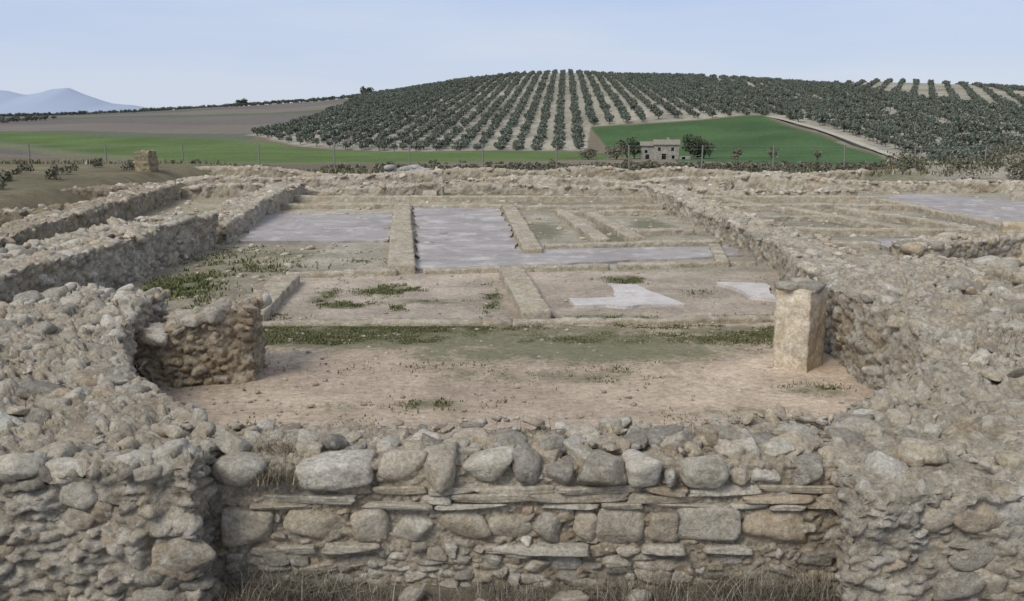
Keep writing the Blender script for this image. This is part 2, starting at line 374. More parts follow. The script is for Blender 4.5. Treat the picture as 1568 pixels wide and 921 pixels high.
while x<2.2:
    w=rng.choice([.2,.3,.36,.42,.3,.46]);h=.31*rng.uniform(.8,1)
    face(x+w/2,.05+rng.normal()*.015,w*1.08,h,rng.choice([2,0,0,1]),scol(.07,rng.choice([0,1,3,5,2])),.1,6.875,.12)
    x+=w
    if rng.random()<.55:
        for zz in (-.05,.03,.11,.16):
            if rng.random()<.85: face(x+.035,zz+rng.normal()*.012,rng.uniform(.08,.14),rng.uniform(.06,.1),rng.integers(3),scol(),.08,tilt=.15)
        x+=.08
for x0,w in ((-1.72,.3),(-1.4,.42),(-.2,.75),(.95,.3),(1.4,.35)): face(x0+w/2,-.115+rng.normal()*.008,w,.07,1,scol(.04,1),.085,6.86,.02)
for zr in (-.15,-.215,-.28,-.35,-.42):
    x=-2.1
    while x<2.3:
        w=rng.uniform(.08,.27)
        if rng.random()<.9: face(x+w/2,zr+rng.normal()*.015,w*1.06,rng.uniform(.07,.125),rng.choice([0,1,0,2]),scol()*.95,.08,6.89,.1)
        x+=w*.98
stones('facing_stones',it,M_ST,4,fw)
it=scatter([(-2.3,7.75),(2.6,7.9)],[(-2.3,6.95),(2.5,6.95)],[.54,.54],260,.015,.09)
stones('capping_stones',it,M_ST,3,fw)

# right wall mass
WR_L=[(2.33,6.35),(2.45,7.5),(3.1,8.25),(3.85,8.9),(4.05,9.8),(3.95,11.3),(3.98,12.6),(4.4,15),(5.1,18.5),(5.15,22),(5.05,26),(4.9,31),(4.8,36)]
WR_R=[(6.2,6.2),(6.2,7.4),(6.1,8.4),(6.0,9.4),(6.0,10.4),(6.0,11.6),(6.05,12.9),(6.2,15),(6.3,18),(6.2,22),(5.9,26),(5.7,31),(5.6,36)]
WR_Z=[.5,.55,.65,.8,.88,.9,.9,.72,.52,.5,.5,.55,.5]
wr=wall('right_rubble_wall',WR_L[:8],WR_R[:8],WR_Z[:8],-.45,.024,.2,.052,seed=8,mort=.62,az=.7)
wall('far_section',WR_L[7:],WR_R[7:],WR_Z[7:],-.1,.045,.19,.05,seed=9,parent=wr,mort=.4)
stones('capping_stones',scatter(WR_L[:8],WR_R[:8],WR_Z[:8],560,.025,.16,.3),M_ST,3,wr)
stones('capping_stones_far',scatter(WR_L[7:],WR_R[7:],WR_Z[7:],400,.05,.15,.5),M_ST,2,wr)
it=[]
for _ in range(30):
    x=rng.uniform(2.4,4.4);z=rng.uniform(-.35,.45);s=rng.uniform(.05,.16);it.append(((x,6.38,z),(s*1.3,s*.6,s*.8),(rng.normal()*.2,rng.normal()*.3,0),rng.choice([0,2]),scol()))
stones('facing_stones',it,M_ST,4,wr)

pc=[(3.13,11.62),(3.46,11.34),(3.77,11.72),(3.42,12.0)]
def slab(name,q,z0,z1,mat,col,step=.025,amp=.01,parent=None,sd=0,rough=.15):
    return wall(name,[q[0],q[3]],[q[1],q[2]],[z1,z1],z0,step,.5,amp,mat,col,rough,parent=parent,seed=sd,mort=1.3)
pm=stonemat('dressed_limestone',.1,.4)
pl_=slab('door_jamb_pillar',pc,-.05,.97,pm,(1.12,1.08,1.04),sd=4)
it=[((3.30,11.62,1.0),(.17,.14,.05),(0,.1,.5),1,scol(.05,2)),((3.52,11.6,.99),(.16,.15,.06),(0,.05,-.6),1,scol(.05,4)),((3.5,11.82,1.01),(.14,.12,.05),(0,0,.2),1,scol(.05,0))]
stones('cap_stones',it,M_ST,3,pl_)

def rub(name,L,R,Zt,n,step=.05,cell=.2,amp=.055,base=-.15,sd=0,tint=(1,1,1),smax=.16,mort=.4):
    o=wall(name,L,R,Zt,base,step,cell,amp,seed=sd,tint=tint,mort=mort)
    if n: stones('capping_stones',scatter(L,R,Zt,n,.05,smax,.5),M_ST,2,o)
    return o
rub('outer_rubble_wall',[(-8.7,11.5),(-8.7,13.5),(-8.5,16),(-8.3,18.3),(-7.9,23.3)],[(-7.4,11.5),(-7.2,13.5),(-7.0,15.4),(-6.9,17.8),(-6.8,22.9)],[.75,.75,.78,.78,.75],300,.035,sd=12)
rub('rubble_wall',[(-7.7,24.0),(-8.2,30),(-8.5,37)],[(-6.7,23.3),(-7.3,30),(-7.7,37)],[.45,.55,.5],200,.05,sd=13)
rub('rubble_wall',[(-10.5,17),(-11.5,24),(-12.1,30),(-13,36)],[(-9.6,17),(-10.6,24),(-11.2,30),(-12,36)],[.6,.6,.6,.55],220,.05,sd=14,tint=(.8,.77,.72))
def cross(x0,y0,x1,y1,w,z,n,sd,tint=(1,1,1)):
    d=np.array([x1-x0,y1-y0]);d/=np.linalg.norm(d);nn=np.array([-d[1],d[0]])*w/2
    k=max(2,int(abs(x1-x0)/2)+1);xs=np.linspace(x0,x1,k);ys=np.linspace(y0,y1,k)+rng.normal(size=k)*.08
    zz=z*(1+rng.normal(size=k)*.25)
    rub('rubble_wall',[(a+nn[0],b+nn[1]) for a,b in zip(xs,ys)],[(a-nn[0],b-nn[1]) for a,b in zip(xs,ys)],zz,n,.07,.24,.06,-.15,sd,tint)
cross(-14.5,41.5,-3,42.5,.9,.5,120,20)
cross(-3,42.3,9,41,.9,.45,120,21)
cross(8.5,41.5,20,38.5,.9,.5,160,22)
cross(-12,36.5,-2.6,37.8,.7,.35,90,23)
cross(-2,38.5,8,37.5,.7,.3,80,24)
cross(6.5,37.5,12.5,36.5,.7,.3,80,25)
cross(17.5,35,23,31,.8,.4,80,26)
cross(-15.5,46.5,16,45.2,1.0,.45,240,27,(.9,.88,.84))
cross(-20,30,-12.5,33.5,.8,.7,60,28,(.6,.56,.48))
cross(-17,24,-11.5,25.5,.8,.7,50,29,(.6,.56,.48))
rub('rubble_wall',[(7.6,19.9),(9.9,20.8),(12.5,21.5)],[(7.7,18.9),(10.1,19.8),(12.7,20.6)],[.45,.6,.6],130,.04,sd=32,smax=.22)
rub('rubble_wall',[(6.3,16.2),(8.3,15.3),(11,14.3)],[(6.2,15.0),(8.0,14.2),(10.6,13.2)],[.7,.68,.68],160,.035,sd=33,smax=.22)
rub('rubble_wall',[(6.1,12.6),(7.2,12),(9,11.2)],[(6.0,11.3),(7.2,10.6),(9,9.8)],[.75,.7,.68],140,.03,sd=34,smax=.2)
slab('stone_pier',[(9.9,20.0),(10.4,19.7),(10.6,20.3),(10.1,20.5)],-.05,.85,M_KB,(1,.95,.85),.05,.03,sd=7)
slab('stone_pier',[(-15.4,41.0),(-14.75,40.9),(-14.65,41.6),(-15.3,41.7)],-.05,1.5,M_ST,(.62,.58,.48),.05,.07,sd=6,rough=.6)

def kerb(q0,q1,w,z,sd,name='foundation_kerb',tint=(.86,.85,.82)):
    d=np.array([q1[0]-q0[0],q1[1]-q0[1]],float);d/=np.linalg.norm(d);n=np.array([-d[1],d[0]])*w/2
    L=[(q0[0]+n[0],q0[1]+n[1]),(q1[0]+n[0],q1[1]+n[1])];R=[(q0[0]-n[0],q0[1]-n[1]),(q1[0]-n[0],q1[1]-n[1])]
    wall(name,L,R,[z,z],-.06,.04,.4,.016,M_KB,tint,.28,seed=sd,mort=.8)
ks=[((-2.1,18.75),(-2.85,25.6),.52,.2),((-2.88,25.9),(-3.5,31.8),.5,.2),
((-.02,18.7),(.36,14.3),.44,.17),((-4.05,17.7),(-3.85,14.3),.45,.15),
((-3.8,14.05),(0,14.08),.2,.07),((0,14.08),(4.0,14.45),.2,.07),
((-4.2,18.35),(-2.2,18.7),.22,.1),((-1.7,18.85),(1.9,19.4),.22,.1),((2.1,19.4),(4.9,19.9),.22,.1),
((.45,21.3),(-.1,31.5),.42,.17),((.75,22.1),(4.8,22.9),.3,.15),((2.1,22.9),(1.5,30),.38,.17),((2.95,23.3),(2.3,29.3),.38,.17),
((3.1,25.0),(4.6,25.2),.35,.15),((-.2,31.6),(4.8,31.8),.35,.15),((1.6,29.9),(4.7,30.2),.3,.15),((-3.2,32.1),(-.3,32.0),.5,.15),((-7.6,32),(-3.8,32.2),.35,.15),
((-7.9,34.9),(4.9,34.6),.4,.2),((-2.9,35),(-3.2,39.5),.5,.2),((4.2,19.6),(4.6,22.5),.25,.12),
((8.4,31),(10,25.4),.4,.18),((10.2,31),(11.8,25),.4,.18),((6.5,25.2),(12.4,24.6),.4,.18),((6.3,31.8),(13,31.6),.4,.18),((6.2,34.9),(13,34.6),.4,.2),((12.6,34),(12.9,25),.4,.18),((7,28.5),(9.5,28.3),.35,.15),((7.4,34.6),(7.9,31.9),.35,.15),((15.6,24.8),(18.6,29.8),.4,.2),((6.6,22.6),(8.3,22.4),.35,.15)]
for i,(a,b,w,z) in enumerate(ks): kerb(a,b,w,z,60+i)

def mosaic(name,poly,z,mat,jit=.06):
    pts=[];n=len(poly)
    for k in range(n):
        a=np.array(poly[k],float);b=np.array(poly[(k+1)%n],float);m_=max(2,int(np.linalg.norm(b-a)/.1))
        for t in np.arange(m_)/m_: pts.append(a+(b-a)*t)
    pts=np.array(pts);q=np.c_[pts,pts[:,0]*0]
    pts=pts+np.c_[fbm(q*1.6,5,70),fbm(q*1.6,5,71)]*jit*3
    bm=bmesh.new();vs=[bm.verts.new((p[0],p[1],z)) for p in pts];f=bm.faces.new(vs)
    bmesh.ops.triangulate(bm,faces=bm.faces[:])
    g=bmesh.ops.extrude_face_region(bm,geom=bm.faces[:])
    for v in [e for e in g['geom'] if isinstance(e,bmesh.types.BMVert)]: v.co.z-=.06
    me=bpy.data.meshes.new(name);bmesh.ops.recalc_face_normals(bm,faces=bm.faces[:]);bm.to_mesh(me);bm.free();me.materials.append(mat)
    o=bpy.data.objects.new(name,me);COL.objects.link(o)
def mosmat(name,c1,c2,c3,hi):
    m,nt,b=newmat(name);co=N(nt,'ShaderNodeTexCoord').outputs['Object']
    a=noise(nt,co,.7,8,.75);d=noise(nt,co,3,8,.8);v=N(nt,'ShaderNodeTexVoronoi');v.inputs['Scale'].default_value=40;nt.links.new(co,v.inputs['Vector'])
    c=mixc(nt,ramp(nt,a,.44,.56),(*c1,1),(*c2,1));c=mixc(nt,ramp(nt,d,.5,.62),c,(*c3,1))
    c=mixc(nt,ramp(nt,noise(nt,co,1.1,8,.75),.50,.62),c,(*hi,1))
    c=mixc(nt,1.0,c,ramp(nt,v.outputs['Color'],.0,1.,(.85,.85,.85,1),(1.1,1.1,1.1,1)),'MULTIPLY')
    nt.links.new(c,b.inputs['Base Color']);b.inputs['Roughness'].default_value=.9;bump(nt,b,d,.25,.02);return m
MM=mosmat('mosaic_floor',(.30,.275,.265),(.37,.342,.328),(.35,.315,.275),(.50,.465,.44));MW=mosmat('white_mosaic',(.50,.47,.44),(.56,.525,.49),(.44,.40,.34),(.6,.57,.53))
mosaic('mosaic_floor',[(-6.4,23.4),(-7.6,29.9),(-3.6,30),(-2.95,25.5),(-3.0,23.5)],.05,MM)
mosaic('mosaic_floor',[(-1.85,19.1),(-3.1,32),(-.4,32),(.15,22.0),(.2,21.9),(4.95,22.5),(5.0,21.0),(1.95,20.1),(-.3,19.25)],.055,MM)
mosaic('white_mosaic_floor',[(.97,16.0),(1.67,16.05),(1.78,17.4),(2.3,17.3),(2.65,15.5),(.98,15.3)],.05,MW,.07)
mosaic('white_mosaic_floor',[(3.75,17.6),(4.5,17.4),(4.25,15.8),(3.95,16.2)],.05,MW,.07)
mosaic('mosaic_floor',[(12.9,36),(15.5,38),(19,31.5),(15.3,24.8),(13.2,25.3),(13.3,30)],.05,MM,.05)
mosaic('mosaic_floor',[(8.6,23.8),(12,24.2),(11.5,22),(8.4,21.7)],.05,MM,.05)

it=[]
for _ in range(1800):
    x=rng.uniform(-4,4.2);y=rng.uniform(7.9,14.2) if rng.random()<.6 else rng.uniform(14,22);s=.008+.03*rng.random()**4
    it.append(((x,y,s*.15),(s*1.2,s,s*.7),(0,0,rng.uniform(0,6)),rng.random()<.5,scol()*.95))
for _ in range(1500):
    x=rng.uniform(-14,17);y=rng.uniform(22,44);s=.03+.09*rng.random()**3
    it.append(((x,y,s*.2),(s*1.2,s,s*.6),(0,0,rng.uniform(0,6)),rng.random()<.5,scol()))
for _ in range(500):
    x=rng.uniform(-6.6,-4.3) if rng.random()<.5 else rng.uniform(6,9);y=rng.uniform(12,23);s=.02+.07*rng.random()**3
    it.append(((x,y,s*.2),(s*1.2,s,s*.6),(0,0,rng.uniform(0,6)),rng.random()<.5,scol()))
stones('loose_stones',it,M_ST,1)
it=[((-2.1,6.08,-.31),(.17,.12,.14),(.1,.2,.3),2,scol(.03,1)),((-1.7,6.2,-.36),(.1,.08,.07),(0,0,1),0,scol(.03,0)),((-.2,6.35,-.38),(.12,.1,.07),(0,0,1),0,scol(.03,0)),((.4,6.5,-.37),(.12,.08,.06),(0,0,.4),1,scol(.03,0)),((.9,6.6,-.39),(.09,.08,.06),(0,0,.4),0,scol(.03,1)),((-.7,6.62,-.38),(.11,.08,.07),(0,0,.9),0,scol(.03,2))]
stones('fallen_stones',it,M_ST,4)

# ------------------------------------------------------------ grass
def blades(name,pts,hmin,hmax,cols,w=.006,lean=.5,mat=M_GR):
    pts=np.asarray(pts);n=len(pts);a=rng.uniform(0,2*np.pi,n);h=rng.uniform(hmin,hmax,n);l=rng.uniform(.1,1,n)*lean*h
    dx=np.cos(a);dy=np.sin(a);ww=w*rng.uniform(.6,1.4,n)
    b1=pts+np.stack([-dy*ww,dx*ww,0*h],1);b2=pts-np.stack([-dy*ww,dx*ww,0*h],1)
    mid=pts+np.stack([dx*l*.35,dy*l*.35,h*.6],1);m1=mid+np.stack([-dy*ww*.7,dx*ww*.7,0*h],1);m2=mid-np.stack([-dy*ww*.7,dx*ww*.7,0*h],1)
    tp=pts+np.stack([dx*l,dy*l,h],1)
    V=np.stack([b1,b2,m2,m1,tp],1).reshape(-1,3);o=np.arange(n)[:,None]*5
    F=np.vstack([o+[0,1,2],o+[0,2,3],o+[3,2,4]])
    cc=np.asarray(cols)[rng.integers(len(cols),size=n)]*rng.uniform(.7,1.3,n)[:,None]
    return mkmesh(name,V,F,mat,np.repeat(cc,5,0),smooth=False)
GREEN=[(.11,.13,.045),(.13,.145,.06),(.18,.17,.09),(.085,.11,.04)]
DRY=[(.20,.17,.11),(.26,.225,.15),(.13,.105,.07),(.09,.075,.055),(.32,.29,.21)]
DARK=[(.17,.145,.10),(.22,.19,.14),(.11,.09,.07),(.07,.06,.05),(.32,.29,.22),(.12,.12,.08),(.38,.34,.26)]
def clump(cx_,cy_,sx,sy,n,thr=0.0,sc_=4,z=None):
    p=np.stack([rng.normal(cx_,sx,n),rng.normal(cy_,sy,n),np.zeros(n)],1)
    k=fbm(p*sc_,3,88)>thr;p=p[k];p[:,2]=T(p[:,0],p[:,1])-.005
    if z is not None:p[:,2]=z
    return p
n=150000;p=np.stack([rng.uniform(-3.9,4.2,n),11.7+2.4*rng.random(n)**.8,np.zeros(n)],1)
dens=sstep(11.7,13.4,p[:,1])*.42+.6*fbm(p*np.array([.7,1.6,1]),4,87)+.3*fbm(p*5,3,86)
p=p[dens>.26+.3*rng.random(n)];p[:,2]-=.005
ed=np.stack([rng.uniform(-3.6,3.9,5000),13.95-np.abs(rng.normal(0,.07,5000)),np.zeros(5000)],1);ed=ed[fbm(ed*1.3,3,85)>-.15]
blades('grass_strip',np.vstack([p,ed]),.006,.03,GREEN+DRY[:1],.006,1.3)
P=[clump(*q) for q in [(-2.1,17,.28,.3,2500),(-2.6,15.7,.25,.12,900),(-1.7,15.4,.2,.12,600),(-1.2,15.9,.2,.1,500),(2.1,17.9,.2,.25,1800),(1.85,14.0,.2,.08,1500),(3.7,14.6,.3,.12,1500),(-.35,16,.08,.8,900),(3.35,10.7,.2,.1,700),(-.75,10.1,.35,.12,500),(2.6,10.4,.15,.07,200),(-3.1,16.3,.08,.9,900),(-3.6,14.9,.2,.3,500),(4.7,15.8,.2,1.0,1200),(-2.5,14.0,.6,.04,500),(-4.2,19,.4,.2,500),(-3.0,20.5,.4,.2,400),(0.9,11.2,.6,.2,600),(-2,9.5,.4,.12,250),(2.0,9.6,.5,.15,300),(0,11.6,1.2,.2,900),(3.2,16.5,.2,.3,400),(1.2,14.6,.6,.08,500)]]
blades('grass_tufts',np.vstack(P),.01,.045,GREEN,.008,1.3)
P=[clump(*q) for q in [(-5.9,17.3,.3,.6,6000),(-5.3,15.5,.3,.8,1500),(-5.0,19.5,.5,.6,800),(-8.9,20,.4,4,3000),(-6,20.5,.4,1,900),(9,17,1.2,.8,900)]]
blades('weeds',np.vstack(P),.02,.10,GREEN,.014,1.2)
n=24000;p=np.stack([rng.uniform(-2.4,3.2,n),rng.uniform(5.7,6.78,n),np.full(n,-.43)],1);p=p[fbm(p*3,3,84)>-.02+.3*rng.random(len(p))-.15]
blades('dry_grass',p,.02,.11,DARK,.0022,3.2)
p=np.vstack([np.stack([rng.normal(cx_,sx_,k_),rng.uniform(6.45,6.76,k_),np.full(k_,-.43)],1) for cx_,sx_,k_ in ((-1.75,.18,800),(-1.35,.12,350),(1.0,.2,350),(1.7,.2,600),(2.15,.12,450),(-.3,.3,150))])
p=p[(p[:,0]>-2.1)&(p[:,0]<2.3)];blades('dry_scrub',p,.06,.27,DARK,.0022,2.0)
P=[clump(-1.75,7.1,.12,.12,900,-9,1,.52),clump(-1.7,6.75,.08,.05,400,-9,1,.42),clump(4.9,7.6,.3,.3,400,-.2,2,.6),clump(-3.8,7.4,.5,.3,400,-.1,2,.6),clump(-4.6,9,.4,.3,500,-.1,2,.66),clump(5,9.6,.4,.5,500,-.1,2,.84),clump(.6,7.4,.8,.12,400,-.05,3,.52)]
blades('dry_weeds',np.vstack(P),.04,.13,DRY,.002,1.8)
n=22000;p=np.stack([rng.uniform(-30,30,n),rng.uniform(47,75,n),np.zeros(n)],1);p=p[fbm(p*.4,3,83)>-.05];p[:,2]=T(p[:,0],p[:,1])
blades('rough_grass',p,.1,.3,GREEN+DRY,.03,.9)

# ------------------------------------------------------------ shrubs and trees
def leafcloud(lumps,nleaf,size,cols,r=rng):
    L=np.array(lumps);pr=L[:,3]**2;pr/=pr.sum()
    k=r.choice(len(L),nleaf,p=pr);d=r.normal(size=(nleaf,3));d/=np.linalg.norm(d,axis=1)[:,None]
    rad=L[k,3]*(r.random(nleaf)**.35)
    c=L[k,:3]+d*rad[:,None]*np.array([1,1,.8])
    a=r.normal(size=(nleaf,3));a/=np.linalg.norm(a,axis=1)[:,None];b=np.cross(a,r.normal(size=(nleaf,3)));b/=np.linalg.norm(b,axis=1)[:,None]
    s=size*r.uniform(.6,1.5,nleaf)[:,None]
    V=np.stack([c-a*s,c-b*s*.6,c+a*s,c+b*s*.6],1).reshape(-1,3);o=np.arange(nleaf)[:,None]*4;F=o+[0,1,2,3]
    cl=r.uniform(.75,1.3,len(L))[k]
    cc=np.array(cols)[r.integers(len(cols),size=nleaf)]*(cl*r.uniform(.75,1.25,nleaf))[:,None]
    return V,F,np.repeat(cc,4,0)
def tube(p0,p1,r0,r1,n=6):
    p0=np.array(p0,float);p1=np.array(p1,float);d=p1-p0;d/=np.linalg.norm(d);u=np.cross(d,[.3,1,.1]);u/=np.linalg.norm(u);v=np.cross(d,u)
    a=np.arange(n)*2*np.pi/n;ring=np.cos(a)[:,None]*u+np.sin(a)[:,None]*v
    V=np.vstack([p0+ring*r0,p1+ring*r1]);i=np.arange(n);F=np.stack([i,(i+1)%n,(i+1)%n+n,i+n],1);return V,F
def tree_data(h,w,nl,ls,cols,bark=(.13,.11,.09),trunkfrac=.3,nb=6,lumpn=9,r=rng):
    Vs,Fs,Cs=[],[],[];o=0
    def add(V,F,c):
        nonlocal o
        Vs.append(V);Fs.append(F+o);Cs.append(c if len(np.shape(c))==2 else np.tile(c,(len(V),1)));o+=len(V)
    th=h*trunkfrac;add(*tube((0,0,-.3),(r.normal()*.05*h,r.normal()*.05*h,th),h*.045,h*.03),bark)
    lumps=[]
    for k in range(nb):
        a=k*2*np.pi/nb+r.normal()*.4;e=(math.cos(a)*w*.3*r.uniform(.6,1.1),math.sin(a)*w*.3*r.uniform(.6,1.1),th+(h-th)*r.uniform(.2,.75))
        add(*tube((0,0,th*.9),e,h*.022,h*.008,5),bark);lumps.append((*e,w*.2*r.uniform(.8,1.2)))
    for k in range(lumpn-nb):
        lumps.append((r.normal()*w*.15,r.normal()*w*.15,th+(h-th)*r.uniform(.3,.85),w*.2*r.uniform(.8,1.2)))
    V,F,c=leafcloud(lumps,nl,ls,cols,r);add(V,F,c)
    return np.vstack(Vs),np.vstack(Fs),np.vstack(Cs)
OL=[(.12,.14,.11),(.14,.16,.125),(.10,.12,.095),(.17,.185,.15)]  # olive leaf greens, greyed and lifted to paint in distance haze
def grove(name,pts,seed,zs=1.0):
    r=np.random.default_rng(seed);K=4
    k=r.integers(K,size=len(pts))
    for v in range(K):
        V,F,C=tree_data(3.1,4.0,260,.32,OL,trunkfrac=.18,r=r)
        q=pts[k==v]
        if not len(q): continue
        z=T(q[:,0],q[:,1])-.1;s=r.uniform(.65,1.2,len(q))*zs;a=r.uniform(0,6.28,len(q))
        cs,sn=np.cos(a)*s*.5,np.sin(a)*s*.5
        c=np.stack([q[:,0],q[:,1],z],1);E=np.stack([cs,sn,0*s],1);G_=np.stack([-sn,cs,0*s],1)
        QV=np.stack([c-E-G_,c+E-G_,c+E+G_,c-E+G_],1).reshape(-1,3);QF=np.arange(len(QV)).reshape(-1,4)
        par=mkmesh(name,QV,QF,M_LF,smooth=False)
        mkmesh('olive_tree',V,F,M_LF,C,smooth=False,parent=par)
        par.instance_type='FACES';par.use_instance_faces_scale=True;par.show_instancer_for_render=False
def rows(x0,x1,y0,y1,dx,dy,ang=0,jx=.35,jy=.8):
    c,s=math.cos(ang),math.sin(ang);R_=max(abs(x0),abs(x1),y1)*1.5
    a,b=np.meshgrid(np.arange(-R_,R_,dx),np.arange(-R_,R_,dy));a=a.ravel();b=b.ravel()
    a=a+rng.normal(size=len(a))*jx;b=b+rng.normal(size=len(b))*jy
    X=a*c-b*s;Y=a*s+b*c;m=(X>x0)&(X<x1)&(Y>y0)&(Y<y1);return X[m],Y[m]
X1,Y1=rows(-140,150,205,935,6.7,4.4,math.radians(-3));m=groveC(X1,Y1);q=np.stack([X1[m],Y1[m]],1)
X2,Y2=rows(150,225,205,935,8.5,4.8,math.radians(-10));m=groveC(X2,Y2);q=np.vstack([q,np.stack([X2[m],Y2[m]],1)])
X2,Y2=rows(225,470,205,935,11,4.2,math.radians(-22));m=groveC(X2,Y2);q=np.vstack([q,np.stack([X2[m],Y2[m]],1)])
q=q[rng.random(len(q))>.08]
dt=np.min(np.hypot(q[:,0][:,None]-px[None],q[:,1][:,None]-py[None]),1);q=q[dt>3.2]
grove('olive_grove',q,1)
X3,Y3=rows(-330,-128,860,930,8,6);X4,Y4=rows(-420,-285,560,640,8,6);X5,Y5=rows(-560,-330,900,960,8,6)
q2=np.stack([np.r_[X3,X4,X5],np.r_[Y3,Y4,Y5]],1);q2=q2[rng.random(len(q2))>.15];grove('olive_belt',q2,2)

def tree(name,x,y,h,w,nl,ls,cols,**k):
    V,F,C=tree_data(h,w,nl,ls,cols,**k);z=float(T(x,y));V=V+np.array([x,y,z]);return mkmesh(name,V,F,M_LF,C,smooth=False)
DG=[(.08,.10,.06),(.10,.12,.07),(.13,.13,.09),(.06,.075,.05)];BR=[(.19,.17,.13),(.23,.2,.16),(.15,.13,.1),(.15,.16,.1)]
for (x,y,h,w,c,nl) in [(27,260,4,7,BR,600),(30.0,262,6.0,7.5,DG,1100),(32.5,268,5,6,DG,800),(47.5,262,7.0,7,DG,1200),(50.5,266,5,6.5,DG,900),(58,259,3.5,4,BR,260),(66,255,4,3.5,BR,160),(76,250,3.4,3.2,BR,160),(20,262,3,6,BR,500)]:
    tree('tree',x,y,h,w,nl,.26,c,lumpn=13,trunkfrac=.16)
tree('tree',-128,896,8,14,900,.6,DG,trunkfrac=.15);tree('tree',-238,893,6,12,900,.6,DG,trunkfrac=.15)
def shrubs(name,pts,cols,nl=160,ls=.09):
    Vs,Fs,Cs=[],[],[];o=0
    for (x,y,s) in pts:
        z=float(T(x,y));lumps=[(x+rng.normal()*s*.4,y+rng.normal()*s*.4,z+s*rng.uniform(.2,.6),s*rng.uniform(.3,.5)) for _ in range(5)]
        V,F,C=leafcloud(lumps,nl,ls*s**.5,cols);Vs.append(V);Fs.append(F+o);Cs.append(C);o+=len(V)
    mkmesh(name,np.vstack(Vs),np.vstack(Fs),M_LF,np.vstack(Cs),smooth=False)
shrubs('hedgerow',[(rng.uniform(-30,60),rng.uniform(95,235),rng.uniform(.5,1.3)) for _ in range(140)]+[(rng.uniform(18,75),rng.uniform(120,200),rng.uniform(.6,1.6)) for _ in range(110)]+[(x,150+rng.normal()*6,rng.uniform(.7,1.6)) for x in np.arange(-8,60,1.5)],BR+DG[:2],200,.16)
shrubs('bushes',[(rng.uniform(-26,-13),rng.uniform(22,44),rng.uniform(.2,.5)) for _ in range(60)]+[(rng.uniform(20,38),rng.uniform(44,62),rng.uniform(.4,1.2)) for _ in range(75)]+[(rng.uniform(-28,28),rng.uniform(48,60),rng.uniform(.2,.5)) for _ in range(90)],BR+DG[:2],220,.07)

# ------------------------------------------------------------ farmhouse
house=bpy.data.objects.new('stone_farmhouse',None);COL.objects.link(house)
house.location=(39.5,264,float(T(39.5,262)));house.rotation_euler[2]=math.radians(-8)
MH=simplemat('farmhouse_render',(.30,.285,.245),.35,1.2,.5,bd=.05);MR=simplemat('roof_tile',(.25,.22,.18),.3,2,.6,bd=.05)
def poly(name,V,F,mat,parent):
    me=bpy.data.meshes.new(name);me.from_pydata(V,[],F);me.update();me.materials.append(mat);o=bpy.data.objects.new(name,me);COL.objects.link(o);o.parent=parent;return o
MD=simplemat('interior_shade_panel',(.03,.028,.025),.1)  # near-black sheets behind doors and windows, painting the shade of the interior
def facade(name,x0,x1,z0,z1,y,holes,parent,th=.5):
    xs=sorted({x0,x1}|{h[0] for h in holes}|{h[1] for h in holes});zs=sorted({z0,z1}|{h[2] for h in holes}|{h[3] for h in holes});V=[];F=[];V2=[];F2=[]
    def q(a,b,c,d): n=len(V);V.extend([a,b,c,d]);F.append((n,n+1,n+2,n+3))
    for a,b in zip(xs,xs[1:]):
        for c,d in zip(zs,zs[1:]):
            mx,mz=(a+b)/2,(c+d)/2
            if any(h[0]<mx<h[1] and h[2]<mz<h[3] for h in holes): continue
            q((a,y,c),(b,y,c),(b,y,d),(a,y,d))
    for h in holes:
        q((h[0],y,h[2]),(h[0],y+th,h[2]),(h[0],y+th,h[3]),(h[0],y,h[3]));q((h[1],y,h[3]),(h[1],y+th,h[3]),(h[1],y+th,h[2]),(h[1],y,h[2]))
        q((h[0],y,h[3]),(h[0],y+th,h[3]),(h[1],y+th,h[3]),(h[1],y,h[3]))
        n=len(V2);V2+=[(h[0],y+th+.02,h[2]),(h[1],y+th+.02,h[2]),(h[1],y+th+.02,h[3]),(h[0],y+th+.02,h[3])];F2.append((n,n+1,n+2,n+3))
    poly(name,V,F,MH,parent);poly(name+'_shade_panels',V2,F2,MD,parent)
def gable(pref,x0,x1,y0,y1,ze,zr,holes):
    facade(pref+'_front_wall',x0,x1,-.5,ze,y0,holes,house)
    ym=(y0+y1)/2
    poly(pref+'_side_walls',[(x0,y0,-.5),(x0,y1,-.5),(x0,y1,ze),(x0,ym,zr),(x0,y0,ze),(x1,y0,-.5),(x1,y1,-.5),(x1,y1,ze),(x1,ym,zr),(x1,y0,ze)],[(4,3,2,1,0),(5,6,7,8,9),(1,2,7,6)],MH,house)
    poly(pref+'_roof',[(x0-.3,y0-.4,ze-.05),(x1+.3,y0-.4,ze-.05),(x1+.3,ym,zr+.1),(x0-.3,ym,zr+.1),(x0-.3,y1+.4,ze-.05),(x1+.3,y1+.4,ze-.05),(x0-.3,y0-.4,ze+.12),(x1+.3,y0-.4,ze+.12),(x1+.3,ym,zr+.28),(x0-.3,ym,zr+.28),(x0-.3,y1+.4,ze+.12),(x1+.3,y1+.4,ze+.12)],
      [(0,3,2,1),(3,4,5,2),(6,7,8,9),(9,8,11,10),(0,1,7,6),(4,10,11,5),(0,6,9,3),(3,9,10,4),(1,2,8,7),(2,5,11,8)],MR,house)
gable('main',-2.2,4.2,-2.6,2.8,4.2,5.2,[(-1.2,-.5,2.6,3.5),(2.2,2.9,2.6,3.5),(-.2,.9,-.4,1.9),(2.4,3.1,.6,1.5)])
gable('wing',-5.6,-2.25,-2.2,2.4,3.9,4.7,[(-4.6,-3.9,2.0,2.8),(-4.4,-3.4,-.4,1.7)])
facade('yard_wall',4.2,7.2,-.5,1.3,-2.3,[(5,5.9,-.3,1.1)],house)
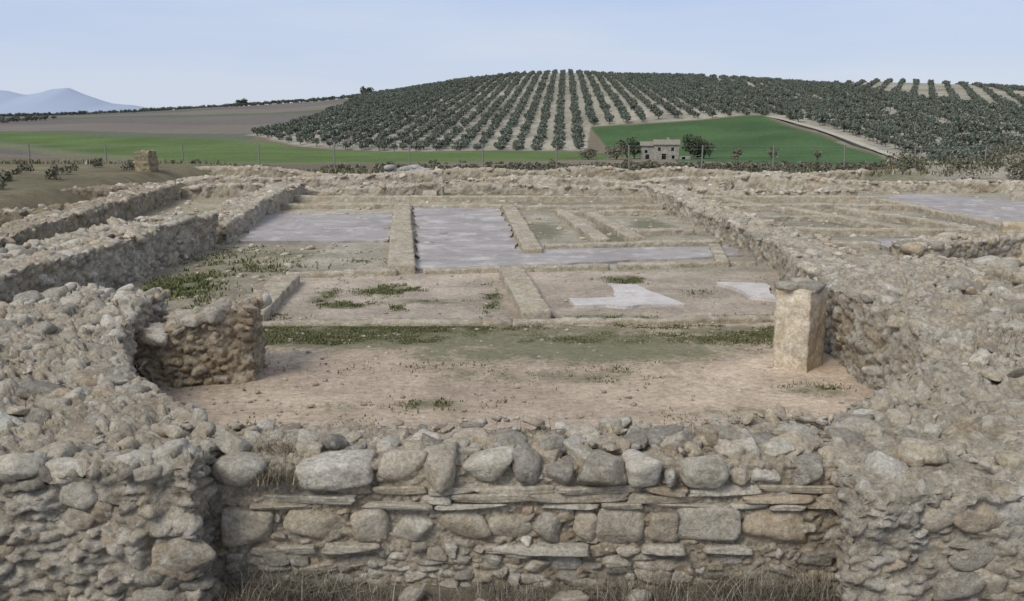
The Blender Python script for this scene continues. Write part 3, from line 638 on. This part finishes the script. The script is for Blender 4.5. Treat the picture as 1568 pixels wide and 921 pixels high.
poly('chimney',[(1,0,4.7),(1.7,0,4.7),(1.7,.7,4.7),(1,.7,4.7),(1,0,6),(1.7,0,6),(1.7,.7,6),(1,.7,6)],[(0,1,5,4),(1,2,6,5),(2,3,7,6),(3,0,4,7),(4,5,6,7)],MH,house)

# ------------------------------------------------------------ fence
fp=[(-34+4.6*k,61+.25*k) for k in range(17)]
Vs,Fs,Cs=[],[],[];o=0
def addf(V,F,c):
    global o
    Vs.append(V);Fs.append(F+o);Cs.append(np.tile(c,(len(V),1)));o+=len(V)
for x,y in fp:
    z=float(T(x,y));addf(*tube((x,y,z-.3),(x+rng.normal()*.03,y,z+1.75),.055,.05),(.22,.21,.19))
for (x,y),(x2,y2) in zip(fp,fp[1:]):
    z=float(T(x,y));z2=float(T(x2,y2))
    for h in (.3,.7,1.1,1.5,1.7): addf(*tube((x,y,z+h),(x2,y2,z2+h),.006,.006,4),(.25,.25,.25))
fm=attrmat('fence_metal',.6);mkmesh('wire_fence',np.vstack(Vs),np.vstack(Fs),fm,np.vstack(Cs))
it=[((-5+rng.uniform(-.9,.9),48+rng.uniform(-.3,.3),.12+rng.uniform(0,.4)),(.28*rng.uniform(.7,1.3),.2,.13),(0,0,rng.normal()*.3),1,(.42,.42,.41)) for _ in range(14)]
stones('stone_block_pile',it,M_KB,2)

# ------------------------------------------------------------ light, sky, camera
w=bpy.data.worlds.new('World');sc.world=w;w.use_nodes=True;nt=w.node_tree;nt.nodes.clear()
ou=nt.nodes.new('ShaderNodeOutputWorld');bg=nt.nodes.new('ShaderNodeBackground');sk=nt.nodes.new('ShaderNodeTexSky');sk.sky_type='NISHITA';sk.sun_disc=False
EL=math.radians(44);AZ=math.radians(218)
sk.sun_elevation=EL;sk.sun_rotation=AZ;sk.air_density=1.0;sk.dust_density=1.0;sk.ozone_density=1.5
tc=nt.nodes.new('ShaderNodeTexCoord');sx=nt.nodes.new('ShaderNodeSeparateXYZ');nt.links.new(tc.outputs['Generated'],sx.inputs[0])
cr=nt.nodes.new('ShaderNodeValToRGB');e=cr.color_ramp.elements;e[0].position=0;e[0].color=(.64,.71,.84,1);e[1].position=1;e[1].color=(.56,.58,.65,1)
e2=cr.color_ramp.elements.new(.13);e2.color=(.44,.56,.84,1)
nt.links.new(sx.outputs['Z'],cr.inputs[0])
mpn=nt.nodes.new('ShaderNodeMapping');mpn.inputs['Scale'].default_value=(2,2,14);nt.links.new(tc.outputs['Generated'],mpn.inputs[0])
cn=nt.nodes.new('ShaderNodeTexNoise');cn.inputs['Scale'].default_value=1.6;cn.inputs['Detail'].default_value=5;nt.links.new(mpn.outputs[0],cn.inputs['Vector'])
cm=ramp(nt,cn.outputs['Fac'],.38,.7,(0,0,0,1),(.6,.6,.6,1))
hz=mixc(nt,cm,cr.outputs[0],(.66,.72,.84,1))
sc_=nt.nodes.new('ShaderNodeVectorMath');sc_.operation='SCALE';sc_.inputs['Scale'].default_value=8.33;nt.links.new(hz,sc_.inputs[0])
fin=mixc(nt,.88,sk.outputs[0],sc_.outputs[0])
bg.inputs[1].default_value=.12
nt.links.new(fin,bg.inputs[0]);nt.links.new(bg.outputs[0],ou.inputs[0])
sd=bpy.data.lights.new('sun','SUN');sd.energy=2.5;sd.angle=math.radians(22);sd.color=(1,.95,.87);so=bpy.data.objects.new('sun',sd);COL.objects.link(so)
dirv=Vector((math.sin(AZ)*math.cos(EL),math.cos(AZ)*math.cos(EL),math.sin(EL)))
so.rotation_euler=dirv.to_track_quat('Z','Y').to_euler()
cam=bpy.data.cameras.new('camera');cam.lens=35;cam.sensor_width=36;cam.clip_end=30000;cam.clip_start=.1
cobj=bpy.data.objects.new('camera',cam);COL.objects.link(cobj);cobj.location=(0,0,3);cobj.rotation_euler=(math.radians(90-10.6),0,0);sc.camera=cobj
sc.view_settings.view_transform='Standard';sc.view_settings.look='None';sc.view_settings.exposure=0
